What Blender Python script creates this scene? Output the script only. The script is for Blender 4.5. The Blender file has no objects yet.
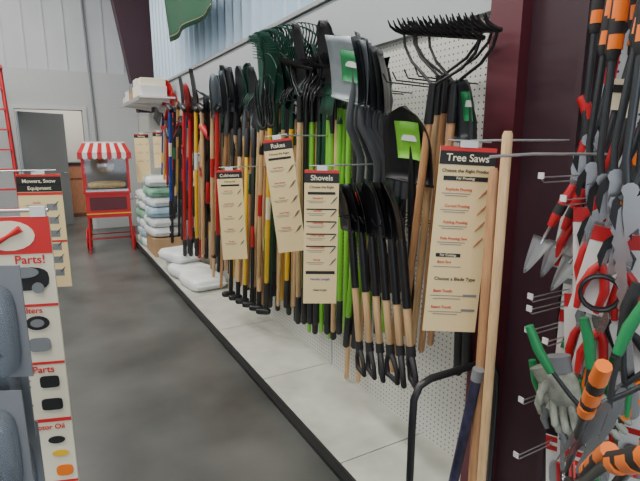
import bpy, math, random
from mathutils import Vector, Matrix
random.seed(7)
V=Vector
# ---------- camera calibration: used only to survey real positions on real planes ----------
YAW=math.radians(29.1); PIT=math.radians(11.4); F=480.0; H=1.53
fw=V((math.sin(YAW)*math.cos(PIT),math.cos(YAW)*math.cos(PIT),-math.sin(PIT)))
rt=V((math.cos(YAW),-math.sin(YAW),0)); up=rt.cross(fw)
def ray(px,py): return fw+rt*((px-320)/F)+up*((240.5-py)/F)
def P(px,py,X):
    d=ray(px,py); return V((0,0,H))+d*(X/d.x)
def PY(px,py,Y):
    d=ray(px,py); return V((0,0,H))+d*(Y/d.y)
W=1.5      # pegboard plane
DZ=0.10    # deck height

# ---------- materials ----------
def nmat(name,col,rough=.5,metal=0,var=0.0,scale=8,alpha=None,stretch=None,bump=0,trans=0,emis=0):
    m=bpy.data.materials.new(name); m.use_nodes=True; nt=m.node_tree; b=nt.nodes['Principled BSDF']
    b.inputs['Base Color'].default_value=(*col,1); b.inputs['Roughness'].default_value=rough
    b.inputs['Metallic'].default_value=metal
    if trans: b.inputs['Transmission Weight'].default_value=trans
    if alpha is not None: b.inputs['Alpha'].default_value=alpha
    if emis:
        b.inputs['Emission Color'].default_value=(*col,1); b.inputs['Emission Strength'].default_value=emis
    if var>0:
        tc=nt.nodes.new('ShaderNodeTexCoord'); mp=nt.nodes.new('ShaderNodeMapping'); nz=nt.nodes.new('ShaderNodeTexNoise')
        mp.inputs['Scale'].default_value=stretch or (1,1,1)
        nz.inputs['Scale'].default_value=scale; nz.inputs['Detail'].default_value=8
        nt.links.new(tc.outputs['Object'],mp.inputs[0]); nt.links.new(mp.outputs[0],nz.inputs['Vector'])
        cr=nt.nodes.new('ShaderNodeValToRGB')
        cr.color_ramp.elements[0].position=.3; cr.color_ramp.elements[1].position=.7
        cr.color_ramp.elements[0].color=(*[c*(1-var) for c in col],1)
        cr.color_ramp.elements[1].color=(*[min(1,c*(1+var)) for c in col],1)
        nt.links.new(nz.outputs['Fac'],cr.inputs[0]); nt.links.new(cr.outputs[0],b.inputs['Base Color'])
        if bump:
            bp=nt.nodes.new('ShaderNodeBump'); bp.inputs['Strength'].default_value=bump; bp.inputs['Distance'].default_value=.01
            nt.links.new(nz.outputs['Fac'],bp.inputs['Height']); nt.links.new(bp.outputs[0],b.inputs['Normal'])
    return m
def pegmat(name,col,axis,hole=(.06,.06,.06)):
    m=bpy.data.materials.new(name); m.use_nodes=True; nt=m.node_tree; b=nt.nodes['Principled BSDF']
    b.inputs['Roughness'].default_value=.55
    g=nt.nodes.new('ShaderNodeNewGeometry'); s=nt.nodes.new('ShaderNodeSeparateXYZ'); nt.links.new(g.outputs['Position'],s.inputs[0])
    def M(op,a,bv=None):
        n=nt.nodes.new('ShaderNodeMath'); n.operation=op
        for i,x in enumerate((a,bv)):
            if x is None: continue
            if isinstance(x,(int,float)): n.inputs[i].default_value=x
            else: nt.links.new(x,n.inputs[i])
        return n.outputs[0]
    def cell(o):
        f=M('SUBTRACT',M('FRACT',M('MULTIPLY',o,1/0.0254)),.5); return M('MULTIPLY',f,f)
    d=M('SQRT',M('ADD',cell(s.outputs[axis]),cell(s.outputs['Z'])))
    lt=M('LESS_THAN',d,.15)
    mx=nt.nodes.new('ShaderNodeMix'); mx.data_type='RGBA'
    nt.links.new(lt,mx.inputs['Factor']); mx.inputs[6].default_value=(*col,1); mx.inputs[7].default_value=(*hole,1)
    nt.links.new(mx.outputs[2],b.inputs['Base Color']); return m
M_={}
def mk(k,*a,**kw): M_[k]=nmat(k,*a,**kw)
mk('concrete',(.085,.088,.082),.33,var=.42,scale=1.6,bump=.05)
mk('wallwhite',(.50,.52,.54),.7,var=.04,scale=2)
mk('corr',(.55,.68,.80),.35,metal=.2)
mk('fascia',(.40,.43,.44),.5,var=.04,scale=2)
mk('deck',(.46,.47,.41),.45,var=.16,scale=5)
mk('kick',(.02,.02,.022),.5)
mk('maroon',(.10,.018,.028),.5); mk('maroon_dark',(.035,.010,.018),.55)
mk('wood',(.50,.26,.12),.45,var=.25,scale=14,stretch=(6,6,.6))
mk('woodlight',(.62,.40,.20),.45,var=.2,scale=14,stretch=(6,6,.6))
mk('woodred',(.42,.17,.08),.4,var=.25,scale=14,stretch=(6,6,.6))
mk('black',(.012,.012,.014),.38); mk('rubber',(.02,.02,.022),.6)
mk('steel',(.20,.22,.24),.35,metal=.7,var=.15,scale=20); mk('darksteel',(.045,.05,.055),.36,metal=.4)
mk('brightsteel',(.33,.37,.40),.4,metal=.4,var=.12,scale=20)
mk('sockgrey',(.10,.11,.12),.35,metal=.3)
mk('chrome',(.6,.6,.62),.22,metal=1); mk('zinc',(.45,.46,.46),.35,metal=.6)
mk('dgreen',(.008,.055,.032),.4); mk('lime',(.20,.56,.04),.4); mk('green',(.02,.24,.08),.4)
mk('red',(.50,.015,.02),.35); mk('orange',(.85,.18,.01),.4); mk('yellow',(.80,.48,.02),.4)
mk('blue',(.01,.05,.35),.4); mk('white',(.72,.72,.70),.5); mk('plastic_clear',(.55,.62,.70),.12,trans=.8)
mk('cream',(.84,.66,.34),.55); mk('creamlt',(.84,.77,.56),.5); mk('paper',(.80,.74,.56),.5)
mk('signred',(.62,.02,.02),.5); mk('ink',(.012,.012,.012),.6); mk('grey',(.20,.21,.22),.5)
mk('doorgrey',(.20,.215,.22),.5); mk('frame',(.50,.51,.50),.5)
mk('card',(.40,.25,.13),.8,var=.1); mk('bagwhite',(.74,.77,.76),.45,var=.08,scale=6,bump=.4)
mk('baggreen',(.25,.50,.36),.45,var=.4,scale=5,bump=.4); mk('bagblue',(.35,.50,.60),.45,var=.3,scale=5,bump=.4)
mk('glass',(.95,.97,1),.05,trans=1); mk('cabinet',(.20,.07,.03),.5,var=.2); mk('beige',(.62,.58,.50),.7)
mk('navy',(.022,.02,.05),.45,var=.6,scale=30); mk('glove',(.30,.32,.27),.9,var=.3,scale=30)
mk('ceil',(.5,.5,.5),.8); mk('flag',(.01,.08,.035),.8); mk('popcorn',(.75,.55,.25),.8,var=.2,scale=40)
PEG_Y=pegmat('pegboard_side',(.60,.60,.55),'Y',(.04,.04,.04)); PEG_X=pegmat('pegboard_rear',(.46,.48,.48),'X',(.2,.2,.2))
PEG_W=pegmat('pegboard_white',(.62,.66,.70),'Y',(.05,.05,.06))

# ---------- mesh builder ----------
class MB:
    def __init__(s): s.v=[];s.f=[];s.m=[];s.sm=[];s.mats=[]
    def add(s,vs,fs,mat,smooth=False,M=None):
        if isinstance(mat,str): mat=M_[mat]
        if mat not in s.mats: s.mats.append(mat)
        i=s.mats.index(mat); o=len(s.v)
        s.v+= [ (M@V(p) if M else V(p)) for p in vs]
        for f in fs: s.f.append([k+o for k in f]); s.m.append(i); s.sm.append(smooth)
    def box(s,c,size,mat,R=None):
        x,y,z=[a/2 for a in size]; c=V(c)
        vs=[V((a*x,b*y,d*z)) for a in(-1,1) for b in(-1,1) for d in(-1,1)]
        if R: vs=[R@p for p in vs]
        s.add([p+c for p in vs],[(0,1,3,2),(4,6,7,5),(0,4,5,1),(2,3,7,6),(0,2,6,4),(1,5,7,3)],mat)
    def b2(s,a,b,mat): a=V(a);b=V(b); s.box((a+b)/2,[abs(q) for q in (b-a)],mat)
    def tube(s,pts,r,mat,n=8,cap=True,flat=1.0):
        pts=[V(p) for p in pts]; rs=r if isinstance(r,(list,tuple)) else [r]*len(pts)
        t0=(pts[1]-pts[0]).normalized(); a=t0.orthogonal().normalized()
        if abs(t0.z)>.9: a=(V((0,1,0))-t0*t0.y).normalized()
        vs=[]; k=len(pts)
        for i,p in enumerate(pts):
            t=((pts[min(i+1,k-1)]-pts[max(i-1,0)])).normalized()
            a=(a-t*a.dot(t)).normalized(); b=t.cross(a)
            for j in range(n):
                q=2*math.pi*j/n; vs.append(p+a*math.cos(q)*rs[i]+b*math.sin(q)*rs[i]*flat)
        fs=[(i*n+j,i*n+(j+1)%n,(i+1)*n+(j+1)%n,(i+1)*n+j) for i in range(k-1) for j in range(n)]
        s.add(vs,fs,mat,True)
        if cap:
            s.add(vs[:n],[tuple(range(n))],mat); s.add(vs[-n:],[tuple(range(n))],mat)
    def prism(s,poly,d,mat,M=None):
        n=len(poly); d=V(d); vs=[V(p) for p in poly]+[V(p)+d for p in poly]
        fs=[tuple(range(n)),tuple(range(2*n-1,n-1,-1))]+[(i,(i+1)%n,(i+1)%n+n,i+n) for i in range(n)]
        s.add(vs,fs,mat,False,M)
    def sheet(s,g,mat,th=(.002,0,0)):
        R=len(g);C=len(g[0]); th=V(th)
        vs=[V(p) for r in g for p in r]; n=len(vs); vs+=[p+th for p in vs]; fs=[]
        for i in range(R-1):
            for j in range(C-1):
                a=(i*C+j,i*C+j+1,(i+1)*C+j+1,(i+1)*C+j); fs.append(a); fs.append(tuple(k+n for k in a[::-1]))
        for j in range(C-1):
            fs.append((j,j+1,j+1+n,j+n)); k=(R-1)*C; fs.append((k+j,k+j+1,k+j+1+n,k+j+n))
        for i in range(R-1):
            fs.append((i*C,(i+1)*C,(i+1)*C+n,i*C+n)); fs.append((i*C+C-1,(i+1)*C+C-1,(i+1)*C+C-1+n,i*C+C-1+n))
        s.add(vs,fs,mat,True)
    def blob(s,c,size,mat,e=.5,nu=20,nv=12,R=None,wob=0):
        f=lambda q:math.copysign(abs(q)**e,q); vs=[];c=V(c)
        ph=random.random()*6
        for i in range(nv+1):
            th=-math.pi/2+math.pi*i/nv
            for j in range(nu):
                a=2*math.pi*j/nu
                p=V((f(math.cos(th))*f(math.cos(a))*size[0]/2,f(math.cos(th))*f(math.sin(a))*size[1]/2,f(math.sin(th))*size[2]/2))
                if wob: p*=1+wob*math.sin(5*a+ph)*math.cos(3*th+ph)
                if R: p=R@p
                vs.append(p+c)
        s.add(vs,[(i*nu+j,i*nu+(j+1)%nu,(i+1)*nu+(j+1)%nu,(i+1)*nu+j) for i in range(nv) for j in range(nu)],mat,True)
    def obj(s,name,M=None,parent=None,bevel=0):
        me=bpy.data.meshes.new(name); me.from_pydata([tuple(p) for p in s.v],[],s.f)
        for m in s.mats: me.materials.append(m)
        for p,i,sm in zip(me.polygons,s.m,s.sm): p.material_index=i; p.use_smooth=sm
        o=bpy.data.objects.new(name,me); bpy.context.scene.collection.objects.link(o)
        if M: o.matrix_world=M
        if parent: o.parent=parent
        if bevel:
            b=o.modifiers.new('bevel','BEVEL'); b.width=bevel; b.segments=2; b.limit_method='ANGLE'
        return o
def simple(name,a,b,mat,bevel=0):
    a=V(a);b=V(b);c=(a+b)/2; m=MB(); m.b2(a-c,b-c,mat); return m.obj(name,Matrix.Translation(c),bevel=bevel)

# ---------- room ----------
simple('floor',(-5,-4.2,-.1),(1.8,12.6,0),'concrete')
simple('wall_right',(1.66,-4,0),(1.8,9.6,5),'wallwhite')
simple('wall_left',(-5.1,-4,0),(-5,9.6,5),'wallwhite')
simple('ceiling',(-5,-4,5),(1.7,12.4,5.1),'ceil')
m=MB()  # rear wall with door opening
for a,b in (((-5,9.6,0),(-.43,9.75,5)),((.58,9.6,0),(1.66,9.75,5)),((-.43,9.6,2.1),(.58,9.75,5))): m.b2(a,b,'wallwhite')
for a,b in (((-5,9.575,0.0),(-.5,9.6,2.75)),((.65,9.575,0.0),(1.5,9.6,2.75)),((-.5,9.575,2.17),(.65,9.6,2.75))): m.b2(a,b,PEG_X)
x=-5
while x<1.5: m.b2((x,9.58,2.75),(x+.03,9.6,5),'wallwhite'); x+=.3
m.obj('wall_back')
m=MB()
for a,b in (((-5,-4.15,0),(1.7,-4,.5)),((-5,-4.15,3.9),(1.7,-4,5)),((-5,-4.15,.5),(-4.2,-4,3.9)),((1.0,-4.15,.5),(1.7,-4,3.9)),((-1.7,-4.15,.5),(-1.5,-4,3.9))): m.b2(a,b,'wallwhite')
m.obj('wall_front')  # unseen wall; window openings added to let sky light onto the signs
m=MB(); m.b2((-.5,9.55,0),(-.43,9.77,2.17),'frame'); m.b2((.58,9.55,0),(.65,9.77,2.17),'frame'); m.b2((-.43,9.55,2.1),(.58,9.77,2.17),'frame'); m.obj('trim_1')
m=MB(); R=Matrix.Rotation(math.radians(40),3,'Z')
m.box(R@V((.46,0,1.04)),(.92,.045,2.06),'doorgrey',R)
m.tube([R@V((.86,-.02,1.0)),R@V((.86,-.07,1.0)),R@V((.76,-.07,1.0))],.01,'chrome')
m.obj('door_1',Matrix.Translation((-.41,9.8,0)))
simple('wall_backroom',(-1.6,12.2,0),(1.8,12.3,5),'beige')
simple('wall_backroom_side',(1.2,9.76,0),(1.3,12.2,5),'beige')
m=MB(); m.b2((.2,11.4,0),(1.1,11.95,1.1),'cabinet'); m.b2((.17,11.37,1.1),(1.15,11.98,1.14),'black')
for x in (.24,.67): m.b2((x,11.38,.08),(x+.39,11.4,.78),'woodred'); m.b2((x,11.38,.82),(x+.39,11.4,1.06),'woodred')
m.blob((.75,11.6,1.24),(.3,.25,.2),'red'); m.obj('wooden_cabinet')
m=MB(); m.tube([(.78,9.54,1.5),(.70,9.54,5)],.018,'grey'); m.box((.78,9.55,1.42),(.1,.06,.16),'grey'); m.obj('electrical_conduit')

# corrugated upper wall
m=MB(); prof=[]; y=-3.9
while y<9.5:
    prof+= [(1.655,y),(1.655,y+.12),(1.56,y+.15),(1.56,y+.19)]; y+=.22
vs=[];fs=[]
for i,(x,yy) in enumerate(prof): vs+=[(x,yy,2.30),(x,yy,4.98)]
for i in range(len(prof)-1): fs.append((2*i,2*i+2,2*i+3,2*i+1))
m.add(vs,fs,'corr'); m.obj('wall_right_corrugated')
simple('trim_2',(1.47,1.31,2.01),(1.55,7.6,2.32),'fascia')
simple('trim_3',(1.45,1.31,2.325),(1.60,7.6,2.35),'zinc')
simple('wall_right_pegboard',(W,1.31,DZ),(1.53,9.55,2.01),PEG_Y)
simple('wall_right_pegboard_near',(W,-2,DZ),(1.53,.93,3.0),PEG_W)
m=MB()
for yy in (1.32,2.54,3.76,4.98,6.2,7.42): m.b2((1.49,yy-.012,DZ),(1.5,yy+.012,2.01),'frame')
m.obj('trim_4')
m=MB(); y=-2.0
while y<8.1:
    y2=min(y+.914,8.1); m.b2((1.03,y+.003,.075),(W,y2-.003,DZ),'deck'); y=y2
m.b2((1.05,-2,0),(1.09,8.1,.075),'kick'); m.b2((1.018,-2,.045),(1.031,8.1,.099),'kick'); m.b2((1.09,8.06,0),(W,8.1,.075),'kick')
m.b2((1.09,-2,.05),(1.49,8.05,.074),'kick')
m.obj('display_base_deck')
m=MB(); m.b2((1.42,1.17,DZ),(1.6,1.305,5),'maroon'); m.b2((1.47,.955,DZ),(1.6,1.17,5),'maroon_dark'); m.b2((1.42,.935,DZ),(1.6,.955,5),'maroon_dark')  # lighter flange; shade of the web recess put into the darker maroon
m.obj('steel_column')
a=PY(134,92,8.15); b=PY(113,0,8.15); k=(b.x-a.x)/(b.z-a.z)
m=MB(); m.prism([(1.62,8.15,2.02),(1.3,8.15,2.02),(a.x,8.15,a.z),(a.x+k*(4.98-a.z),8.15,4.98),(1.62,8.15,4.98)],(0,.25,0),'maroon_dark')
m.obj('tapered_frame_column')  # tapered maroon steel frame column, flaring inward towards the roof

# ---------- signs ----------
def text(body,size,loc,mat,parent,align='CENTER',ext=.0004):
    c=bpy.data.curves.new('text','FONT'); c.body=body; c.size=size; c.align_x=align; c.extrude=ext; c.offset=size*.012; c.materials.append(M_[mat])
    o=bpy.data.objects.new('text_'+body.split()[0].lower().strip(':!,'),c); bpy.context.scene.collection.objects.link(o)
    o.rotation_euler=(math.pi/2,0,0); o.location=loc; o.parent=parent; return o
def sign(name,top,w,h,title,rows,yaw=-24,roll=0,icons=(),arm=None,ts=.032,header='ink'):
    e=MB(); e.box((0,0,-h/2),(w,.004,h),'cream')
    e.box((0,-.0028,-.007),(w,.001,.014),'signred'); e.box((0,-.0028,-.034),(w,.001,.042),header)
    for (k,x,z,a,b,mt) in icons:
        if k=='b': e.box((x,-.0028,z),(a,.001,b),mt)
        elif k=='d':
            n=14; e.prism([(x+a*math.cos(2*math.pi*i/n),-.0035,z+b*math.sin(2*math.pi*i/n)) for i in range(n)],(0,.0012,0),mt)
        elif k=='s': e.tube([(x-a,-.003,z-b),(x,-.003,z),(x+a,-.003,z+b)],[.001,.0035,.0018],mt,6)
    e.box((0,0,.008),(w*.3,.01,.02),'white'); e.tube([(-w/2+.02,0,.018),(w/2-.02,0,.018)],.003,'zinc',6)
    M=Matrix.Translation(top)@Matrix.Rotation(math.radians(yaw),4,'Z')@Matrix.Rotation(math.radians(roll),4,'Y')
    if arm:
        Mi=M.inverted(); q=[Mi@V(p) for p in arm]; e.tube(q+[V((0,0,.018))],.004,'zinc',6)
    o=e.obj(name,M)
    text(title,ts,(0,-.0035,-.044),'creamlt',o)
    for (t,sz,x,z,mt) in rows: text(t,sz,(x,-.0032,z),mt,o,'CENTER')
    return o
def rowset(names,w,h,z0,step,icon='sockgrey'):
    rows=[];ic=[]
    for i,n in enumerate(names):
        z=z0-i*step
        rows.append((n,.0125,-w*.10,z,'signred'))
        for q in range(2): ic.append(('b',-w*.14,z-.009-q*.007,w*.5-.02*q,.0022,'grey'))
        ic.append(('s',w*.34,z-.006,.014,.016,icon))
    return rows,ic
r,ic=rowset(['Keyhole Pruning','Curved Pruning','Folding Pruning','Pole Pruning Saw'],.18,.6,-.135,.052,'woodred')
r=[('Choose the Right Product',.0145,0,-.078,'ink'),('For Pruning:',.012,0,-.1,'creamlt')]+r+[('For Cutting:',.011,-.03,-.345,'creamlt'),('Bow Saw',.0125,-.04,-.368,'signred'),('Choose a Blade Type',.0155,0,-.425,'ink'),('Basic Tooth',.013,-.035,-.465,'signred'),('Razor Tooth',.013,-.035,-.52,'signred')]
ic+=[('b',0,-.097,.14,.014,'ink'),('b',-.03,-.342,.08,.012,'ink'),('b',.055,-.475,.045,.008,'grey'),('b',.055,-.525,.045,.008,'grey'),('b',-.02,-.477,.11,.0022,'grey'),('b',-.02,-.532,.11,.0022,'grey'),('b',-.02,-.487,.09,.0022,'grey'),('b',-.02,-.54,.08,.0022,'grey'),('b',-.03,-.38,.09,.0022,'grey')]
p=P(469,147,1.13); sign('hanging_category_sign',p,.175,.6,'Tree Saws',r,yaw=-27,roll=3,icons=ic,arm=[(1.5,p.y-.16,p.z+.02),(1.2,p.y-.04,p.z+.02)])
r,ic=rowset(['Standard','Garden','Trenching','Drain Spade','Sharpshooter','Scoop'],.16,.6,-.125,.055)
r.append(('Choose the Right',.015,0,-.078,'ink')); r.append(('Handle Length',.015,0,-.49,'blue')); r.append(('Head Angle',.013,0,-.54,'ink'))
ic+=[('b',0,-.455,.13,.014,'ink'),('b',0,-.1,.12,.012,'ink')]+[('b',0,-.115-.055*i,.13,.006,'ink') for i in (1,2,3,4)]
p=P(322,170,1.02); sign('hanging_category_sign',p,.15,.6,'Shovels',r,yaw=-27,roll=1,icons=ic,arm=[(1.5,p.y,p.z+.02)])
r,ic=rowset(['Leaf Rakes','Bow Rakes','Shrub','Level Head','Thatching'],.16,.6,-.15,.08)
r.append(('Choose the Right',.015,0,-.08,'ink'))
ic+=[('b',0,-.1,.12,.012,'ink')]+[('s',.045,-.16-.08*i,.016,.02,'wood') for i in range(5)]
p=P(277,139,1.04); sign('hanging_category_sign',p,.15,.6,'Rakes',r,yaw=-32,roll=-7,icons=ic,arm=[(1.5,p.y,p.z+.02)])
r,ic=rowset(['Hand Tool','Long Handle','Hoes','Weeders','Garden'],.16,.6,-.14,.085)
r.append(('Choose the',.015,0,-.08,'ink'))
p=P(229,170,1.02); sign('hanging_category_sign',p,.165,.6,'Cultivators',r,yaw=-27,roll=-2,icons=ic+[('b',0,-.1,.12,.012,'ink')],arm=[(1.5,p.y,p.z+.02)],ts=.028)
p=P(141,134,1.2); r,ic=rowset(['Axes','Mauls','Picks'],.2,.6,-.14,.12); sign('hanging_category_sign',p,.2,.7,'Striking',r,yaw=-20,icons=ic,arm=[(1.5,p.y,p.z+.02)])
p=P(158,132,1.25); r,ic=rowset(['Posts','Bars'],.2,.6,-.14,.12); sign('hanging_category_sign',p,.14,.45,'Bars',r,yaw=-20,icons=ic,arm=[(1.5,p.y,p.z+.02)])

# ---------- long-handled tools ----------
def frame(A,B,turn=0):
    z=(A-B).normalized(); x=V((-1,0,0)); x=(x-z*x.dot(z)).normalized(); y=z.cross(x)
    M=Matrix((( x.x,y.x,z.x,A.x),(x.y,y.y,z.y,A.y),(x.z,y.z,z.z,A.z),(0,0,0,1)))
    return M@Matrix.Rotation(math.radians(turn),4,'Z')
def handle(m,L,mat,r=.0145,grip=None,gl=.2,z0=0,tag=True):
    m.tube([(0,0,z0),(0,0,-L*.5),(0,0,-L+.01),(0,0,-L)],[r,r*1.08,r,r*.6],mat,10)
    if grip: m.tube([(0,0,-L+gl),(0,0,-L+gl-.01),(0,0,-L+.0),(0,0,-L-.012)],[r,r*1.3,r*1.35,r*.8],grip,10)
    if tag and L>.8:
        t=random.random(); zt=-random.uniform(.38,.55)
        if t<.35: m.tube([(0,0,zt),(0,0,zt-.16)],r*1.1,random.choice(['white','green','yellow','red','creamlt','dgreen']),10)
        elif t<.55: m.box((.02,.0,zt),(.003,.05,.09),random.choice(['white','creamlt','green','red'])); m.box((.0225,0,zt+.02),(.002,.04,.02),'ink')
def blade(m,mat,w=.11,l=.29,kind='round',z0=.04,label=None,tilt=.25,dish=.028,crank=0,sock=None):
    g=[];n=10; cx=crank
    for i in range(n+1):
        v=i/n
        if kind=='round': hw=w*(1-.06*v) if v<.45 else w*.973*math.sqrt(max(0.004,1-((v-.45)/.55)**2))
        elif kind=='spade': hw=w*(1-.15*v)
        elif kind=='trench': hw=w*(1-.2*v) if v<.8 else w*.84*math.sqrt(max(.02,1-((v-.8)/.2)**2*.8))
        else: hw=w*(.92+.1*v)
        row=[]
        for j in range(9):
            u=-1+j/4; row.append(V((cx+dish*(u*u)+l*v*math.sin(tilt)*v*.6, u*hw, z0+l*v*math.cos(tilt*.6))))
        g.append(row)
    m.sheet(g,mat,(-.002,0,0))
    m.tube([(cx+dish*.8,-w*.98,z0),(cx+dish*.3,-w*.5,z0-.006),(cx,0,z0-.01),(cx+dish*.3,w*.5,z0-.006),(cx+dish*.8,w*.98,z0)],.005,mat,6)
    if crank:
        m.tube([(0,0,-.34),(0,0,-.28),(crank*.1,0,-.22),(crank*.6,0,-.14),(crank*1.15,0,-.07),(crank*1.2,0,-.01),(crank,0,z0+.05),(crank+.012,0,z0+.13)],[.018,.0185,.0185,.018,.0175,.016,.013,.004],sock or mat,10)
    else: m.tube([(0,0,-.16),(0,0,-.02),(0.0,0,z0+.06),(.012,0,z0+.14)],[.0175,.0185,.014,.004],mat,10)
    if label:
        q=[]
        for i in range(5):
            v=.3+.5*i/4; q.append([V((cx+dish*(u*u)+l*v*math.sin(tilt)*v*.6+.004,u*w*.8,z0+l*v*math.cos(tilt*.6))) for u in(-.6,-.3,0,.3,.6)])
        m.sheet(q,label,(.001,0,0))
        c=q[2][2]; m.box(c+V((.006,0,.01)),(.002,.07,.022),'white')
def shovel(m,L,hm,bm,kind='round',grip=None,label=None,**k):
    if k.get('crank'): handle(m,L,hm,grip=grip,z0=-.28)
    else: handle(m,L,hm,grip=grip)
    blade(m,bm,kind=kind,label=label,**k)
def dspade(m,L,hm,bm,kind='round',label=None,**k):
    handle(m,L-.12,hm,r=.0155,tag=False); m.tube([(0,0,0),(0,0,-.24)],[.019,.018],bm,10)
    blade(m,bm,kind=kind,label=label,**k); z=-L+.12
    m.tube([(0,0,z+.04),(0,0,z-.005)],[.019,.020],'rubber',10)
    m.tube([(0,0,z),(0,.03,z-.025),(0,.05,z-.06),(0,.052,z-.115),(0,-.052,z-.115),(0,-.05,z-.06),(0,-.03,z-.025),(0,0,z)],[.014,.012,.011,.012,.012,.011,.012,.014],'rubber',8)
def bowrake(m,L,hm,bm,grip=None,wid=.19,tl=.07,n=14):
    handle(m,L,hm,grip=grip,tag=False); m.tube([(0,0,-.13),(0,0,.01)],[.018,.015],bm,10)
    for sg in(-1,1):
        m.tube([(0,0,0),(0,sg*.05,.03),(0,sg*.12,.07),(0,sg*.165,.12),(0,sg*wid*.93,.165)],.0055,bm,6)
    m.tube([(0,-wid,.165),(0,wid,.165)],.008,bm,6)
    for i in range(n):
        yy=-wid+2*wid*i/(n-1); m.tube([(0,yy,.165),(.03,yy,.172),(tl*.8,yy,.185),(tl,yy,.205)],[.007,.006,.0045,.002],bm,5)
def leafrake(m,L,hm,bm,grip=None,sp=34,n=22,ln=.46):
    handle(m,L,hm,grip=grip); m.tube([(0,0,-.12),(0,0,.03)],[.016,.02],bm,8)
    br=[[],[]]
    for i in range(n):
        a=math.radians(-sp+2*sp*i/(n-1)); d=V((0,math.sin(a),math.cos(a)))
        p=lambda t,x:V((x,0,.02))+d*t
        m.tube([p(0,0),p(ln*.5,.0),p(ln*.93,.01),p(ln*.98,.03),p(ln*.98,.075)],[.003,.0042,.0042,.004,.002],bm,4)
        br[0].append(p(ln*.45,.0)); br[1].append(p(ln*.72,.004))
    for b in br: m.tube(b,.006,bm,5)
def fork(m,L,hm,bm,grip=None):
    handle(m,L,hm,grip=grip); m.tube([(0,0,-.16),(0,0,.02)],[.017,.012],bm,8)
    for yy in(-.085,-.028,.028,.085):
        m.tube([(0,0,.01),(0,yy*.8,.035),(.0,yy,.08),(.02,yy,.2),(.012,yy,.3)],[.009,.008,.007,.006,.002],bm,6)
def hoe(m,L,hm,bm,grip=None):
    handle(m,L,hm,grip=grip); m.tube([(0,0,-.08),(0,0,.03),(.01,0,.08),(.05,0,.1)],[.016,.012,.008,.007],bm,8)
    m.sheet([[V((.05+.01*i,yy,.12-.05*i)) for yy in(-.08,0,.08)] for i in range(4)],bm,(.003,0,0))
def cultiv(m,L,hm,bm,grip=None):
    handle(m,L,hm,grip=grip); m.tube([(0,0,-.08),(0,0,.03)],[.016,.012],bm,8)
    for yy in(-.05,-.017,.017,.05): m.tube([(0,0,.02),(.02,yy,.08),(.08,yy,.11),(.12,yy,.06),(.13,yy,.02)],[.006,.006,.006,.005,.002],bm,6)
def hdtip(m,L,hm,bm,grip=None):
    handle(m,L,hm,grip=grip); m.tube([(0,0,-.1),(0,0,.02)],[.018,.018],bm,8); m.blob((.02,0,.03),(.11,.05,.045),bm,.5)
def axe(m,L,hm,bm,grip=None):
    handle(m,L,hm,r=.016,grip=grip)
    m.prism([(.014,-.05,.02),(.014,.03,.025),(.014,.09,.06),(.014,.10,-.02),(.014,.09,-.07),(.014,.03,-.03),(.014,-.05,-.025)],(-.028,0,0),bm)
def sledge(m,L,hm,bm,grip=None):
    handle(m,L,hm,r=.016,grip=grip)
    m.tube([(0,-.075,0),(0,-.065,0),(0,.065,0),(0,.075,0)],[.022,.03,.03,.022],bm,8)
KN={'round':('long_handled_shovel',lambda m,L,h,b,g,l:shovel(m,L,h,b,'round',g,l,w=.115,l=.30)),
 'square':('square_point_shovel',lambda m,L,h,b,g,l:shovel(m,L,h,b,'square',g,l,w=.115,l=.28,tilt=.35)),
 'goose':('square_point_shovel',lambda m,L,h,b,g,l:shovel(m,L,h,b,'square',g,l,w=.115,l=.25,tilt=.30,crank=.08,sock='sockgrey')),
 'trench':('trenching_shovel',lambda m,L,h,b,g,l:shovel(m,L,h,b,'trench',g,l,w=.07,l=.36)),
 'small':('garden_spade',lambda m,L,h,b,g,l:shovel(m,L,h,b,'trench',g,l,w=.055,l=.20)),
 'ds':('d_handle_shovel',lambda m,L,h,b,g,l:dspade(m,L,h,b,'round',l,w=.09,l=.22)),
 'dsp':('d_handle_spade',lambda m,L,h,b,g,l:dspade(m,L,h,b,'spade',l,w=.08,l=.22)),
 'bow':('bow_rake',lambda m,L,h,b,g,l:bowrake(m,L,h,b,g)),
 'leaf':('leaf_rake',lambda m,L,h,b,g,l:leafrake(m,L,h,b,g)),
 'fork':('garden_fork',lambda m,L,h,b,g,l:fork(m,L,h,b,g)),
 'hoe':('garden_hoe',lambda m,L,h,b,g,l:hoe(m,L,h,b,g)),
 'cult':('garden_cultivator',lambda m,L,h,b,g,l:cultiv(m,L,h,b,g)),
 'mat':('hand_mattock',lambda m,L,h,b,g,l:hdtip(m,L,h,b,g)),
 'axe':('felling_axe',lambda m,L,h,b,g,l:axe(m,L,h,b,g)),
 'sledge':('sledgehammer',lambda m,L,h,b,g,l:sledge(m,L,h,b,g))}
def tool(kind,a,b,hm='woodlight',bm='darksteel',grip=None,label=None,turn=0):
    A=P(*a);B=P(*b)
    if B.z<DZ+.02: B=A+(B-A)*((A.z-DZ-.02)/(A.z-B.z))
    L=(A-B).length; m=MB(); nm,fn=KN[kind]; fn(m,L,hm,bm,grip,label)
    return m.obj(nm,frame(A,B,turn))
# bow rakes, nearest group
tool('bow',(447,78,1.36),(421,352,1.42),'wood','black',None,turn=8)
tool('bow',(440,78,1.28),(412,350,1.36),'woodlight','black',turn=0)
tool('bow',(455,84,1.24),(430,345,1.34),'wood','black',turn=-6)
tool('bow',(433,86,1.20),(403,335,1.30),'wood','black',turn=4)
tool('small',(464,150,1.34),(458,372,1.42),'dgreen','black','rubber','green',turn=5)
tool('small',(472,150,1.30),(466,366,1.4),'dgreen','darksteel','rubber','green',turn=-10)
tool('round',(412,190,1.26),(410,365,1.4),'black','black','rubber','lime',turn=15)
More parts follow.
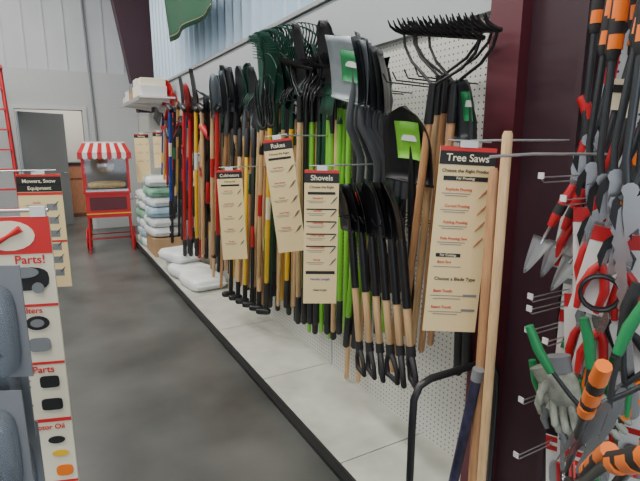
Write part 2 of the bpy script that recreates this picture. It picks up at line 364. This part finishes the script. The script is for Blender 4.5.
# shovel cluster on top
tool('goose',(366,108,1.22),(346,345,1.36),'lime','brightsteel','rubber','green',turn=12)
tool('goose',(376,108,1.28),(354,346,1.38),'lime','steel','rubber','green',turn=0)
for i in range(5):
    tool('goose',(384+i*6,110+i*3,1.24+i*.035),(366+i*8,290,1.34+i*.02),'dgreen' if i%2 else 'black','darksteel','rubber','green',turn=-35)
for i,(x,hm) in enumerate([(313,'lime'),(319,'dgreen'),(325,'lime'),(331,'lime'),(337,'woodlight'),(343,'lime'),(349,'lime'),(356,'black'),(373,'lime'),(381,'dgreen'),(388,'lime')]):
    tool('bow' if i<5 else 'hoe',(x+1,98-i,1.34+.01*(i%3)),(x-4,332,1.39),hm,'black','rubber' if i%2 else None,turn=random.uniform(-8,8))
# lower row D handle shovels
for i in range(6):
    x=352+i*10; tool('dsp' if i%3==1 else 'ds',(x,238+i*1.8,1.22-.014*i),(x+9+i*.5,372+i*2.4,1.24-.012*i),'woodlight','black',turn=-25+random.uniform(-12,12))
tool('hoe',(356,200,1.44),(346,382,1.46),'woodlight','darksteel'); tool('hoe',(368,200,1.44),(358,382,1.46),'woodlight','darksteel')
tool('hoe',(402,215,1.45),(392,372,1.46),'wood','darksteel')
# leaf rakes
for i,(x,y) in enumerate([(256,114),(264,112),(272,111),(280,110),(288,109),(296,108)]):
    tool('leaf',(x+4,y,1.24+.025*i),(x-2,306,1.36),['woodlight','wood','dgreen','woodlight','yellow','woodlight'][i],'dgreen','rubber' if i%2==0 else None,turn=-16+9*i)
for i,x in enumerate((300,306,312,318)): tool('bow',(x,98,1.24+.04*i),(x-2,322,1.36),['woodlight','black','lime','wood'][i],'black','rubber',turn=8*i-8)
for i,(x,y) in enumerate([(216,118),(224,116),(233,114),(242,114),(250,116)]):
    tool('round',(x+3,y,1.18+.04*i),(x-3,288,1.34),['woodlight','wood','woodlight','woodlight','wood'][i],['brightsteel','steel','darksteel','steel','brightsteel'][i],None,None,turn=-35+12*i)
tool('fork',(262,130,1.20),(258,300,1.3),'woodlight','black'); tool('fork',(270,128,1.20),(266,305,1.3),'yellow','black','rubber')
for i,x in enumerate((231,238,245,252,259,266)):
    tool('mat',(x,290+i*3.5,1.2+.02*i),(x+2,130,1.26+.02*i),['black','woodlight','yellow','black','woodlight','lime'][i],'black','rubber',turn=i*7)
# filler ranks
hm=['woodlight','wood','black','woodlight','dgreen','yellow','woodlight','wood','lime','woodlight']
for i in range(38):
    x=203+i*3.7; k=random.choice(['hoe','cult','round','fork','bow','hoe','trench'])
    yt=120-(x-205)*.14+random.uniform(-6,14); yb=262+(x-205)*.55+random.uniform(-8,6)
    h=random.choice(hm) if x<300 else random.choice(['lime','lime','woodlight','dgreen'])
    tool(k,(x,yt,random.uniform(1.32,1.40)),(x-3,yb,1.42),h,random.choice(['darksteel','black','dgreen','steel']),random.choice([None,None,'rubber']),turn=random.uniform(-25,25))
cols=['blue','red','black','yellow','black','woodlight','red','black','black','black','red','black','woodlight','black']
for i in range(34):
    x=163+i*1.7; c=cols[(i*5)%len(cols)]; k=random.choice(['axe','sledge','sledge','axe','round','hoe'])
    tool(k,(x,random.uniform(102,134),random.uniform(1.15,1.40)),(x-1,random.uniform(195,262),random.uniform(1.25,1.42)),c,random.choice(['black','darksteel','black','red']),random.choice(['rubber','rubber','red','black']),turn=random.uniform(-40,40))
for x,c in ((170,'blue'),(184,'red'),(190,'red'),(196,'yellow'),(202,'woodlight'),(212,'woodlight'),(217,'red')):
    tool('sledge',(x,108,1.14),(x+1,255 if c!='blue' else 215,1.2),c,'black','rubber' if c!='woodlight' else None)
m=MB()
for y in [1.45,1.58,1.85,2.0,2.2,2.5,2.8,3.2,3.7,4.3,4.9,5.5]:
    for dy in(-.03,.03): m.tube([(1.4999,y+dy,1.76),(1.2,y+dy,1.77),(1.18,y+dy,1.80)],.003,'darksteel',5)
for y in (1.55,1.7,1.85):
    for dy in(-.03,.03): m.tube([(1.4999,y+dy,1.2),(1.14,y+dy,1.2),(1.12,y+dy,1.23)],.003,'darksteel',5)
m.obj('wire_peg_hooks')

# ---------- foreground poles, guard rail ----------
def pole(a,b,r,mat,name,extra=None):
    A=P(*a);B=P(*b); 
    B=A+(B-A)*((A.z-DZ)/(A.z-B.z)); m=MB(); L=(A-B).length
    m.tube([(0,0,0),(0,0,-.012),(0,0,-L*.5),(0,0,-L)],[r*.7,r,r,r],mat,14)
    if extra: extra(m,L)
    return m.obj(name,frame(A,B))
pole((508,131,1.10),(482,470,1.13),.0145,'woodlight','wooden_handle_pole')
pole((494,168,1.16),(473,470,1.17),.0145,'wood','wooden_handle_pole')
pole((478,372,1.14),(456,470,1.13),.017,'navy','telescoping_pole',lambda m,L:(m.tube([(0,0,.01),(0,0,-.03)],.019,'grey',12)))
m=MB()
q=[(.985,1.13,.0),(.985,1.13,.60),(.988,1.13,.69),(1.01,1.13,.735),(1.06,1.13,.75),(1.30,1.13,.75),(1.36,1.13,.735),(1.385,1.13,.69),(1.39,1.13,.6),(1.39,1.13,DZ)]
m.tube(q,.013,'black',12); m.box((.985,1.13,.006),(.06,.08,.012),'black')
m.obj('tubular_guard_rail')

# ---------- right section small tools ----------
def place(m,name,pos,ang=0,yaw=32,tilt=0):
    M=Matrix.Translation(pos)@Matrix.Rotation(math.radians(180+yaw),4,'Z')@Matrix.Rotation(math.radians(ang),4,'X')@Matrix.Rotation(math.radians(tilt),4,'Y')
    return m.obj(name,M)
def lopper(c='orange',spread=.05):
    m=MB()
    for s in(-1,1):
        m.tube([(0,s*.005,.0),(0,s*.02,.07),(0,s*spread,.25),(0,s*spread*1.2,.34)],[.009,.009,.010,.010],'darksteel' if c!='red' else 'red',8)
        m.tube([(0,s*spread*1.1,.30),(0,s*spread*1.2,.32),(0,s*spread*1.35,.46),(0,s*spread*1.45,.54)],[.012,.018,.019,.014],'rubber',10)
        m.tube([(0,s*spread*1.14,.325),(0,s*spread*1.18,.36)],.0195,c,10); m.tube([(0,s*spread*1.38,.48),(0,s*spread*1.46,.545)],[.0195,.017],c,10)
        m.tube([(0,s*spread*1.22,.39),(0,s*spread*1.30,.44)],.0195,c,10)
    m.tube([(-.012,0,0),(.012,0,0)],.018,'chrome',10)
    m.prism([(.003,.0,0.01),(.003,.03,-.03),(.003,.035,-.08),(.003,.01,-.115),(.003,-.005,-.06),(.003,-.012,0)],(.004,0,0),'chrome')
    m.prism([(-.003,-.01,0.01),(-.003,-.03,-.03),(-.003,-.03,-.07),(-.003,-.012,-.1),(-.003,-.015,-.05),(-.003,.01,0)],(-.006,0,0),'black')
    m.box((.014,spread*.7,.2),(.002,.04,.08),random.choice(['white','signred','creamlt'])); m.box((.0155,spread*.7,.215),(.002,.032,.02),'ink')
    return m
def pruner(c='red'):
    m=MB()
    for s in(-1,1):
        m.tube([(0,0,0),(0,s*.015,-.03),(0,s*.028,-.08),(0,s*.024,-.14)],[.008,.012,.012,.008],c,8)
    m.tube([(-.008,0,0),(.008,0,0)],.011,'chrome',10)
    m.prism([(.002,-.008,0),(.002,-.014,.03),(.002,.0,.07),(.002,.014,.03),(.002,.01,0)],(.003,0,0),'chrome')
    m.tube([(-.003,.008,0),(-.003,.018,.03),(-.003,.006,.055)],[.006,.005,.002],'black',6)
    m.box((-.016,0,-.03),(.002,.085,.24),'white'); m.box((-.0145,0,.07),(.002,.085,.04),c if c in('red','green','orange') else 'signred')
    return m
def trowel(c='red'):
    m=MB(); g=[]
    for i in range(9):
        v=i/8; hw=.028*(1-v)**.7+.001; g.append([V((.012*u*u,u*hw,-.02-.12*v)) for u in(-1,-.5,0,.5,1)])
    m.sheet(g,'zinc',(-.0015,0,0)); m.tube([(0,0,-.04),(-.01,0,.0),(0,0,.03)],.005,'chrome',8)
    m.tube([(0,0,.02),(0,0,.05),(0,0,.1),(0,0,.15)],[.010,.014,.015,.010],c,10); m.tube([(0,0,.06),(0,0,.09)],.0155,'rubber',10); return m
def saw(c='orange',L=.35):
    m=MB(); top=[];bot=[];n=18
    for i in range(n+1):
        t=i/n; y=.09*t*t; z=-L*t; top.append(V((0,y+.02*(1-t)+.004,z))); bot.append(V((0,y-.02*(1-t)-(.004 if i%2 else 0),z)))
    m.prism(top+bot[::-1],(.0015,0,0),'chrome')
    m.tube([(0,0,-.01),(0,.0,.04),(0,-.01,.09),(0,-.03,.13),(0,-.05,.15)],[.015,.016,.014,.017,.012],c,10)
    m.tube([(0,0,.03),(0,-.01,.09)],.0172,'rubber',10); return m
def bowsaw():
    m=MB(); m.tube([(0,-.22,0),(0,-.2,.09),(0,-.12,.14),(0,.05,.15),(0,.2,.1),(0,.24,0)],.012,'orange',10)
    m.prism([(0,-.23,.0),(0,.25,.0),(0,.25,-.02)]+[(0,.25-.48*i/30,-.02-(.006 if i%2 else 0)) for i in range(1,31)],(.0012,0,0),'chrome')
    m.tube([(0,-.22,0),(0,-.245,.05),(0,-.2,.1)],.014,'rubber',8); return m
def shears(c='green'):
    m=MB()
    for s in(-1,1):
        m.tube([(0,s*-.008,0),(0,s*.02,.06),(0,s*.05,.14)],[.008,.007,.006],'darksteel',8); m.tube([(0,s*.05,.13),(0,s*.065,.2),(0,s*.07,.27)],[.012,.015,.012],c,10)
        m.prism([(s*.002,s*-.012,.01),(s*.002,s*.012,0),(s*.002,s*.02,-.1),(s*.002,s*.006,-.22),(s*.002,s*-.002,-.1)],(.002,0,0),'chrome')
    m.tube([(-.008,0,0),(.008,0,0)],.012,'chrome',10); return m
def glove(c='glove',cuff='green'):
    m=MB(); m.blob((0,0,-.05),(.035,.09,.12),c,.7)
    m.tube([(0,0,.0),(0,0,.04),(0,0,.05)],[.034,.036,.038],cuff,12,flat=.5)
    for i,(yy,l) in enumerate(((-.033,.06),(-.011,.078),(.011,.074),(.033,.058))):
        m.tube([(0,yy,-.085),(.008,yy*1.15,-.10-l*.5),(.02,yy*1.2,-.10-l*.9),(.024,yy*1.2,-.10-l)],[.012,.0115,.010,.005],c,8)
    m.tube([(0,-.035,-.03),(.01,-.062,-.06),(.016,-.068,-.09)],[.014,.012,.007],c,8); return m
def card(mat='red',w=.09,h=.2):
    m=MB(); m.box((0,0,0),(.003,w,h),'white'); m.box((.002,0,h*.36),(.002,w,h*.25),mat); m.blob((.012,0,-.03),(.02,w*.7,h*.5),'grey',.6); m.tube([(.022,0,.02),(.024,0.004,-.07)],[.008,.006],mat,8)
    m.box((.0035,0,h*.36),(.002,w*.7,.012),'white'); return m
for i,(px,py,X,c,an) in enumerate([(592,168,1.34,'orange',-6),(604,180,1.28,'orange',-4),(616,176,1.22,'orange',-8),(630,190,1.18,'orange',-4),(588,140,1.42,'orange',-4),(645,200,1.2,'orange',-2),
    (598,215,1.30,'red',-14),(622,235,1.22,'grey',-16),(636,150,1.36,'orange',0)]):
    place(lopper(c,.03),'bypass_lopper',P(px,py,X),an)
for (px,py,X,c,an) in [(547,232,1.26,'red',-22),(561,236,1.32,'red',-18),(577,252,1.34,'red',-25)]:
    place(trowel(c),'hand_trowel',P(px,py,X),an)
for (px,py,X,c,an) in [(576,222,1.34,'red',-6),(590,240,1.30,'red',5),(602,262,1.25,'red',-10),(588,285,1.36,'grey',0),(612,300,1.3,'rubber',20),(580,325,1.32,'red',5),(572,340,1.38,'red',0),(570,368,1.34,'green',-10),(600,330,1.28,'red',-8),(584,378,1.28,'green',-20),(628,330,1.3,'rubber',20),(614,235,1.34,'orange',0),(626,270,1.3,'red',5),(604,375,1.34,'green',0)]:
    place(pruner(c),'hand_pruners',P(px,py,X),an)
for (px,py,X,c,an) in [(583,150,1.42,'red',-10),(604,180,1.40,'black',-10),(625,200,1.3,'orange',-20)]:
    place(saw(c),'pruning_saw',P(px,py,X),an)
place(bowsaw(),'bow_saw',P(628,290,1.2),-80)
place(bowsaw(),'bow_saw',P(618,262,1.36),-70)
for (px,py,X,an,c) in [(584,415,1.22,20,'green'),(606,405,1.15,-25,'green'),(590,450,1.30,-10,'orange'),(622,390,1.2,-15,'rubber'),(564,440,1.38,10,'green')]: place(shears(c),'hedge_shears',P(px,py,X),an)
for (px,py,X,c,an,cu) in [(549,380,1.30,'glove',30,'glove'),(560,372,1.24,'glove',15,'grey'),(552,395,1.36,'grey',35,'green'),(574,385,1.28,'glove',50,'woodlight')]: place(glove(c,cu),'work_glove',P(px,py,X),an)
for (px,py,X,c) in [(598,350,1.4,'red'),(620,340,1.38,'orange'),(577,300,1.42,'grey'),(630,390,1.35,'green'),(572,450,1.42,'orange'),(560,465,1.42,'red'),(600,460,1.40,'green'),(636,450,1.4,'red'),(600,300,1.44,'red'),(625,260,1.44,'grey'),(612,420,1.42,'red'),(588,400,1.44,'orange'),(580,480,1.38,'red')]:
    place(card(c),'blister_pack',P(px,py,X),random.uniform(-5,5),20)
place(lopper('orange',.07),'bypass_lopper',P(572,492,1.0),-58,-45)
place(lopper('orange',.07),'bypass_lopper',P(600,505,.95),-50,-45)
place(lopper('orange',.06),'bypass_lopper',P(566,478,1.2),-40,-50)
m=MB(); 
for k in range(4): m.tube([(.006*k,.045*math.cos(a*.4),.045*math.sin(a*.4)) for a in range(17)],.005,'black',6)
place(m,'coiled_cable',P(600,292,1.2),0)
m=MB()
for (px,py) in [(578,178),(580,288),(582,300),(575,318),(560,378),(562,432),(600,330),(620,200)]:
    p=P(px,py,1.5); p.y=min(p.y,.9)
    for dz in(0,.015): m.tube([(1.4999,p.y,p.z+dz),(1.24,p.y,p.z+dz),(1.225,p.y,p.z+.012+dz)],.0022,'zinc',5)
    m.box((1.225,p.y,p.z+.02),(.004,.018,.018),'white')
m.obj('scanner_hooks')
m=MB(); m.tube([(1.4999,.80,1.50),(1.05,.80,1.505),(.9,.80,1.50)],.004,'zinc',6); m.obj('sign_arm')

# ---------- bags, box, shelf ----------
def bag(c,size,mat,rz=0,stripe=None):
    m=MB(); m.blob((0,0,0),size,mat,.45,24,12,wob=.03)
    if stripe: m.blob((0,0,.0),(size[0]*1.008,size[1]*.35,size[2]*1.03),stripe,.35,24,12)
    m.box((0,size[1]*.5,0),(size[0]*.8,.04,.012),mat); m.box((0,-size[1]*.5,0),(size[0]*.8,.04,.012),mat)
    m.obj('fertilizer_bag',Matrix.Translation(c)@Matrix.Rotation(rz,4,'Z'))
for k,(yy) in enumerate((6.55,7.2)):
    for i in range(6): bag((1.25,yy+random.uniform(-.03,.03),.31+DZ+.13*i if k==0 else DZ+.07+.13*i),(.42,.6,.14),['bagwhite','bagwhite','bagblue','bagwhite','baggreen'][ (i+k)%5],random.uniform(-.1,.1),[None,'baggreen','bagwhite','bagblue'][(i+k)%4])
simple('cardboard_box',(1.07,6.25,DZ),(1.42,6.85,DZ+.24),'card',.004)
for (c,rz) in (((1.24,5.15,.17),.2),((1.27,5.65,.17),-.1),((1.22,5.45,.29),.3),((1.26,4.75,.16),.1)): bag(c,(.38,.5,.13),'bagwhite',rz,None)
m=MB()
m.b2((1.02,6.3,2.08),(1.46,8.1,2.1),'white'); m.b2((1.01,6.3,2.05),(1.02,8.1,2.098),'zinc')
for y in (6.4,7.2,8.0): m.prism([(1.46,y,2.08),(1.05,y,2.08),(1.46,y,2.02)],(0,.01,0),'white')
m.obj('wall_shelf')
for (y,l,z,h,c) in ((6.35,.3,2.102,.13,'white'),(6.7,.35,2.102,.16,'creamlt'),(7.1,.3,2.102,.12,'card'),(7.45,.3,2.102,.16,'white'),(7.8,.25,2.102,.1,'beige'),(6.4,.25,2.234,.09,'creamlt'),(6.72,.25,2.264,.08,'white'),(7.12,.26,2.224,.1,'grey')):
    simple('storage_box',(1.06,y,z),(1.36,y+l,z+h),c,.004)

# ---------- popcorn cart ----------
m=MB(); w=.29;d=.22
m.b2((-w,-d,.50),(w,d,.84),'red'); m.b2((-w-.02,-d-.02,.84),(w+.02,d+.02,.87),'red'); m.b2((-w-.005,-d-.004,.55),(w+.005,-d-.002,.565),'yellow')
m.b2((-w+.05,-d-.006,.61),(w-.05,-d-.003,.79),'maroon')
for sx in(-1,1):
    for sy in(-1,1):
        m.b2((sx*w-.015,sy*d-.015,.87),(sx*w+.015,sy*d+.015,1.40),'red'); m.tube([(sx*(w-.02),sy*(d-.02),.5),(sx*(w+.0),sy*(d+.02),.0)],.016,'red',8)
m.b2((-w,-d,.87),(w,d,.90),'chrome'); m.b2((-w-.02,-d-.02,1.36),(w+.02,d+.02,1.42),'red')
m.b2((-w,d-.01,.9),(w,d,1.36),'grey')
m.b2((-w+.02,-d-.002,.9),(w-.02,-d+.002,1.36),'glass')
m.blob((0,0,1.22),(.24,.22,.2),'chrome',.8); m.tube([(0,0,1.3),(0,0,1.38)],.01,'chrome')
m.blob((0,0,.95),(.5,.38,.10),'popcorn',.6)
m.tube([(-w,-d,.2),(w,-d,.2),(w,d,.2),(-w,d,.2),(-w,-d,.2)],.01,'red',6)
for s in(-1,1):
    m.tube([(s*(w+.03)+0,.15*math.cos(a*math.pi/12)-.02,.17+.15*math.sin(a*math.pi/12)) for a in range(25)],.012,'red',6)
    for a in range(6): m.tube([(s*(w+.03),-.02,.17),(s*(w+.03),.15*math.cos(a*math.pi/3)-.02,.17+.15*math.sin(a*math.pi/3))],.005,'red',5)
m.tube([(-w-.04,-.02,.17),(w+.04,-.02,.17)],.01,'black'); m.tube([(w,0,.72),(w+.16,0,.78),(w+.18,0,.78)],.012,'chrome')
cw=w+.05;cd=d+.05;n=11
for i in range(n):
    c='red' if i%2==0 else 'white'; x0=-cw+2*cw*i/n;x1=x0+2*cw/n
    for s in(-1,1):
        m.prism([(x0,s*cd,1.40),(x1,s*cd,1.40),(x1*.8,s*.05,1.54),(x0*.8,s*.05,1.54)],(0,0,.006),c)
        m.prism([(x0,s*cd,1.41),(x1,s*cd,1.41),(x1,s*cd,1.34),((x0+x1)/2,s*cd,1.315),(x0,s*cd,1.34)],(0,.006,0),c)
    y0=-cd+2*cd*i/n;y1=y0+2*cd/n
    for s in(-1,1):
        m.prism([(s*cw,y0,1.40),(s*cw,y1,1.40),(s*cw*.8,y1*.2,1.54),(s*cw*.8,y0*.2,1.54)],(0,0,.006),c)
        m.prism([(s*cw,y0,1.41),(s*cw,y1,1.41),(s*cw,y1,1.34),(s*cw,(y0+y1)/2,1.315),(s*cw,y0,1.34)],(.006,0,0),c)
m.b2((-w*.95,-.06,1.535),(w*.95,.06,1.56),'white')
m.obj('popcorn_cart',Matrix.Translation((.70,7.6,0))@Matrix.Rotation(math.radians(-6),4,'Z'))

# ---------- step ladder (red) ----------
m=MB()
for s in(-1,1): m.tube([(s*.28,0,0),(s*.2,.25,2.6)],.028,'red',4); m.tube([(s*.28,.7,0),(s*.2,.3,2.6)],.02,'zinc',4)
for i in range(8):
    t=(i+1)/9; m.box((0,.25*t-.02,2.6*t),(.54-.15*t,.09,.025),'red')
m.box((0,.27,2.62),(.46,.2,.05),'red'); m.obj('step_ladder',Matrix.Translation((-.70,8.4,0)))

# ---------- banner ----------
c=[P(160,-30,1.3),P(216,-45,1.3),P(215,8,1.3),P(170,42,1.3)]
def bil(u,v): return (c[0]*(1-u)+c[1]*u)*(1-v)+(c[3]*(1-u)+c[2]*u)*v
m=MB(); m.sheet([[bil(i/12,j/8)+V((.03*math.sin(i*.9),0,0)) for i in range(13)] for j in range(9)],'flag',(.004,0,0))
m.sheet([[bil(i/12,.92+j*.02)+V((.03*math.sin(i*.9)-.006,0,0)) for i in range(13)] for j in range(2)],'creamlt',(.002,0,0))
m.tube([c[0]+V((.0,.1,0)),c[1]-V((.0,.1,0))],.015,'zinc'); m.tube([c[0],V((1.55,c[0].y,c[0].z))],.01,'zinc'); m.obj('hanging_banner')

# ---------- left aisle side: gondola + signs ----------
m=MB()
m.b2((-1.3,1.3,0),(-.35,3.6,.12),'kick'); m.b2((-.86,1.3,.12),(-.82,3.6,1.7),PEG_Y)
for z in(.12,.6,1.05): m.b2((-.82,1.3,z),(-.38,3.6,z+.025),'deck')
m.obj('gondola_shelf')
p=PY(34,213,1.22); w=.27; sx=p.x-w/2+.035
e=MB(); h=.72
e.box((0,0,-h/2),(w,.005,h),'paper')
e.box((0,-.0035,-.04),(w,.001,.08),'signred')
for z,hh in ((-.195,.006),(-.33,.006),(-.47,.008),(-.63,.006)): e.box((0,-.0035,z),(w,.001,hh),'signred')
e.box((0,-.0035,-.69),(w,.001,.05),'signred')
def disc(x,z,a,b,mt,yy=-.005,n=18,pw=2):
    f=lambda q:math.copysign(abs(q)**(2/pw),q)
    e.prism([(x+a*f(math.cos(2*math.pi*i/n)),yy,z+b*f(math.sin(2*math.pi*i/n))) for i in range(n)],(0,.002,0),mt)
disc(.055,-.04,.05,.032,'creamlt'); e.tube([(.03,-.008,-.055),(.055,-.008,-.04),(.08,-.008,-.025)],[.006,.004,.008],'signred',6)
disc(.075,-.135,.048,.026,'ink',pw=3); disc(.05,-.155,.012,.012,'grey',-.008); disc(.10,-.155,.012,.012,'grey',-.008); disc(.075,-.12,.03,.012,'grey',-.008)
e.tube([(.04,-.006,-.12),(.01,-.006,-.095)],.003,'ink',6)
for x,z,a,b,mt,pw in ((.09,-.235,.024,.016,'ink',2),(.09,-.235,.014,.009,'grey',2),(.09,-.285,.022,.016,'grey',4),(.10,-.375,.020,.014,'ink',5),(.10,-.43,.022,.014,'ink',5),(.10,-.52,.018,.009,'ink',2),(.105,-.555,.018,.008,'yellow',2),(.11,-.6,.018,.014,'orange',3),(-.02,-.52,.02,.02,'grey',3),(-.02,-.25,.02,.02,'grey',3)): disc(x,z,a,b,mt,pw=pw,yy=-.006 if mt!='grey' else -.0075)
for z in (-.165,-.175,-.22,-.25,-.28,-.30,-.37,-.385,-.43,-.50,-.515,-.55,-.59,-.605): e.box((.03,-.0035,z),(.06,.001,.003),'ink')
e.tube([(-.45,0,.012),(w/2,0,.012)],.004,'zinc',6); e.box((w/2-.02,0,.01),(.03,.01,.022),'white')
o=e.obj('hanging_category_sign',Matrix.Translation((sx,1.2,p.z))@Matrix.Rotation(math.radians(-18),4,'Z'))
text('Parts!',.026,(.09,-.0045,-.101),'signred',o); text('Parts',.022,(.09,-.0045,-.352),'signred',o); text('Filters',.018,(.08,-.0045,-.212),'signred',o); text('Motor Oil',.017,(.085,-.0045,-.492),'signred',o)
r,ic=rowset(['Garden','Snow','Blades','Belts','Plugs','Filters'],.2,.6,-.15,.07)
p=PY(38,174,2.85); ic+=[('b',0,-.07,.21,.04,'ink'),('b',0,-.1,.21,.014,'signred'),('b',0,-.35,.21,.01,'signred')]+[('b',.05,-.17-.07*i,.05,.035,'grey') for i in range(6)]
o=sign('hanging_category_sign',p,.21,.60,'Mowers, Snow',r,yaw=-18,icons=ic,arm=[(-.82,p.y,p.z+.02)],ts=.026)
text('Equipment',.026,(0,-.0045,-.08),'creamlt',o)
for (px,py,Y) in ((16,320,.80),(20,385,.84),(18,440,.78),(34,462,.90)):
    q=PY(px,py,Y); m=MB(); m.box((0,.012,0),(.13,.002,.17),'grey'); m.blob((0,0,-.01),(.11,.04,.14),'plastic_clear',.45); m.blob((0,.0,-.02),(.06,.025,.10),'darksteel',.5); m.tube([(-.03,-.004,.04),(.03,-.004,-.05)],.010,'black',8)
    m.blob((0,.004,.074),(.03,.02,.02),'white',.5)
    m.obj('clear_blister_pack',Matrix.Translation(q+V((-.05,0,0)))@Matrix.Rotation(math.radians(-25),4,'Z'))

# ---------- lights ----------
def fixture(x,y,pw,sx=.5,sy=2.4,z=4.7):
    m=MB(); m.box((0,0,.06),(sx+.1,sy+.1,.08),'white'); o=m.obj('ceiling_light_fixture',Matrix.Translation((x,y,z)))
    l=bpy.data.lights.new('tube_light','AREA'); l.shape='RECTANGLE'; l.size=sx; l.size_y=sy; l.energy=pw; l.color=(1,.96,.90)
    lo=bpy.data.objects.new('tube_light',l); bpy.context.scene.collection.objects.link(lo); lo.parent=o
for x,y,pw in ((-.8,.2,140),(-.6,3.6,125),(-.6,7,120),(-3.4,2,110),(-3.4,6.5,110)): fixture(x,y,pw)
fixture(.3,11,35,.3,1.0,2.9)  # unseen lamp added to brighten the back room behind the door
wd=bpy.data.worlds.new('World'); bpy.context.scene.world=wd; wd.use_nodes=True
wd.node_tree.nodes['Background'].inputs[0].default_value=(.82,.90,1,1); wd.node_tree.nodes['Background'].inputs[1].default_value=3.0
# ---------- camera ----------
cd_=bpy.data.cameras.new('camera'); cd_.lens=27; cd_.sensor_width=36; cd_.clip_start=.02
co=bpy.data.objects.new('camera',cd_); bpy.context.scene.collection.objects.link(co)
co.location=(0,0,H); co.rotation_euler=(math.pi/2-PIT,0,-YAW); bpy.context.scene.camera=co
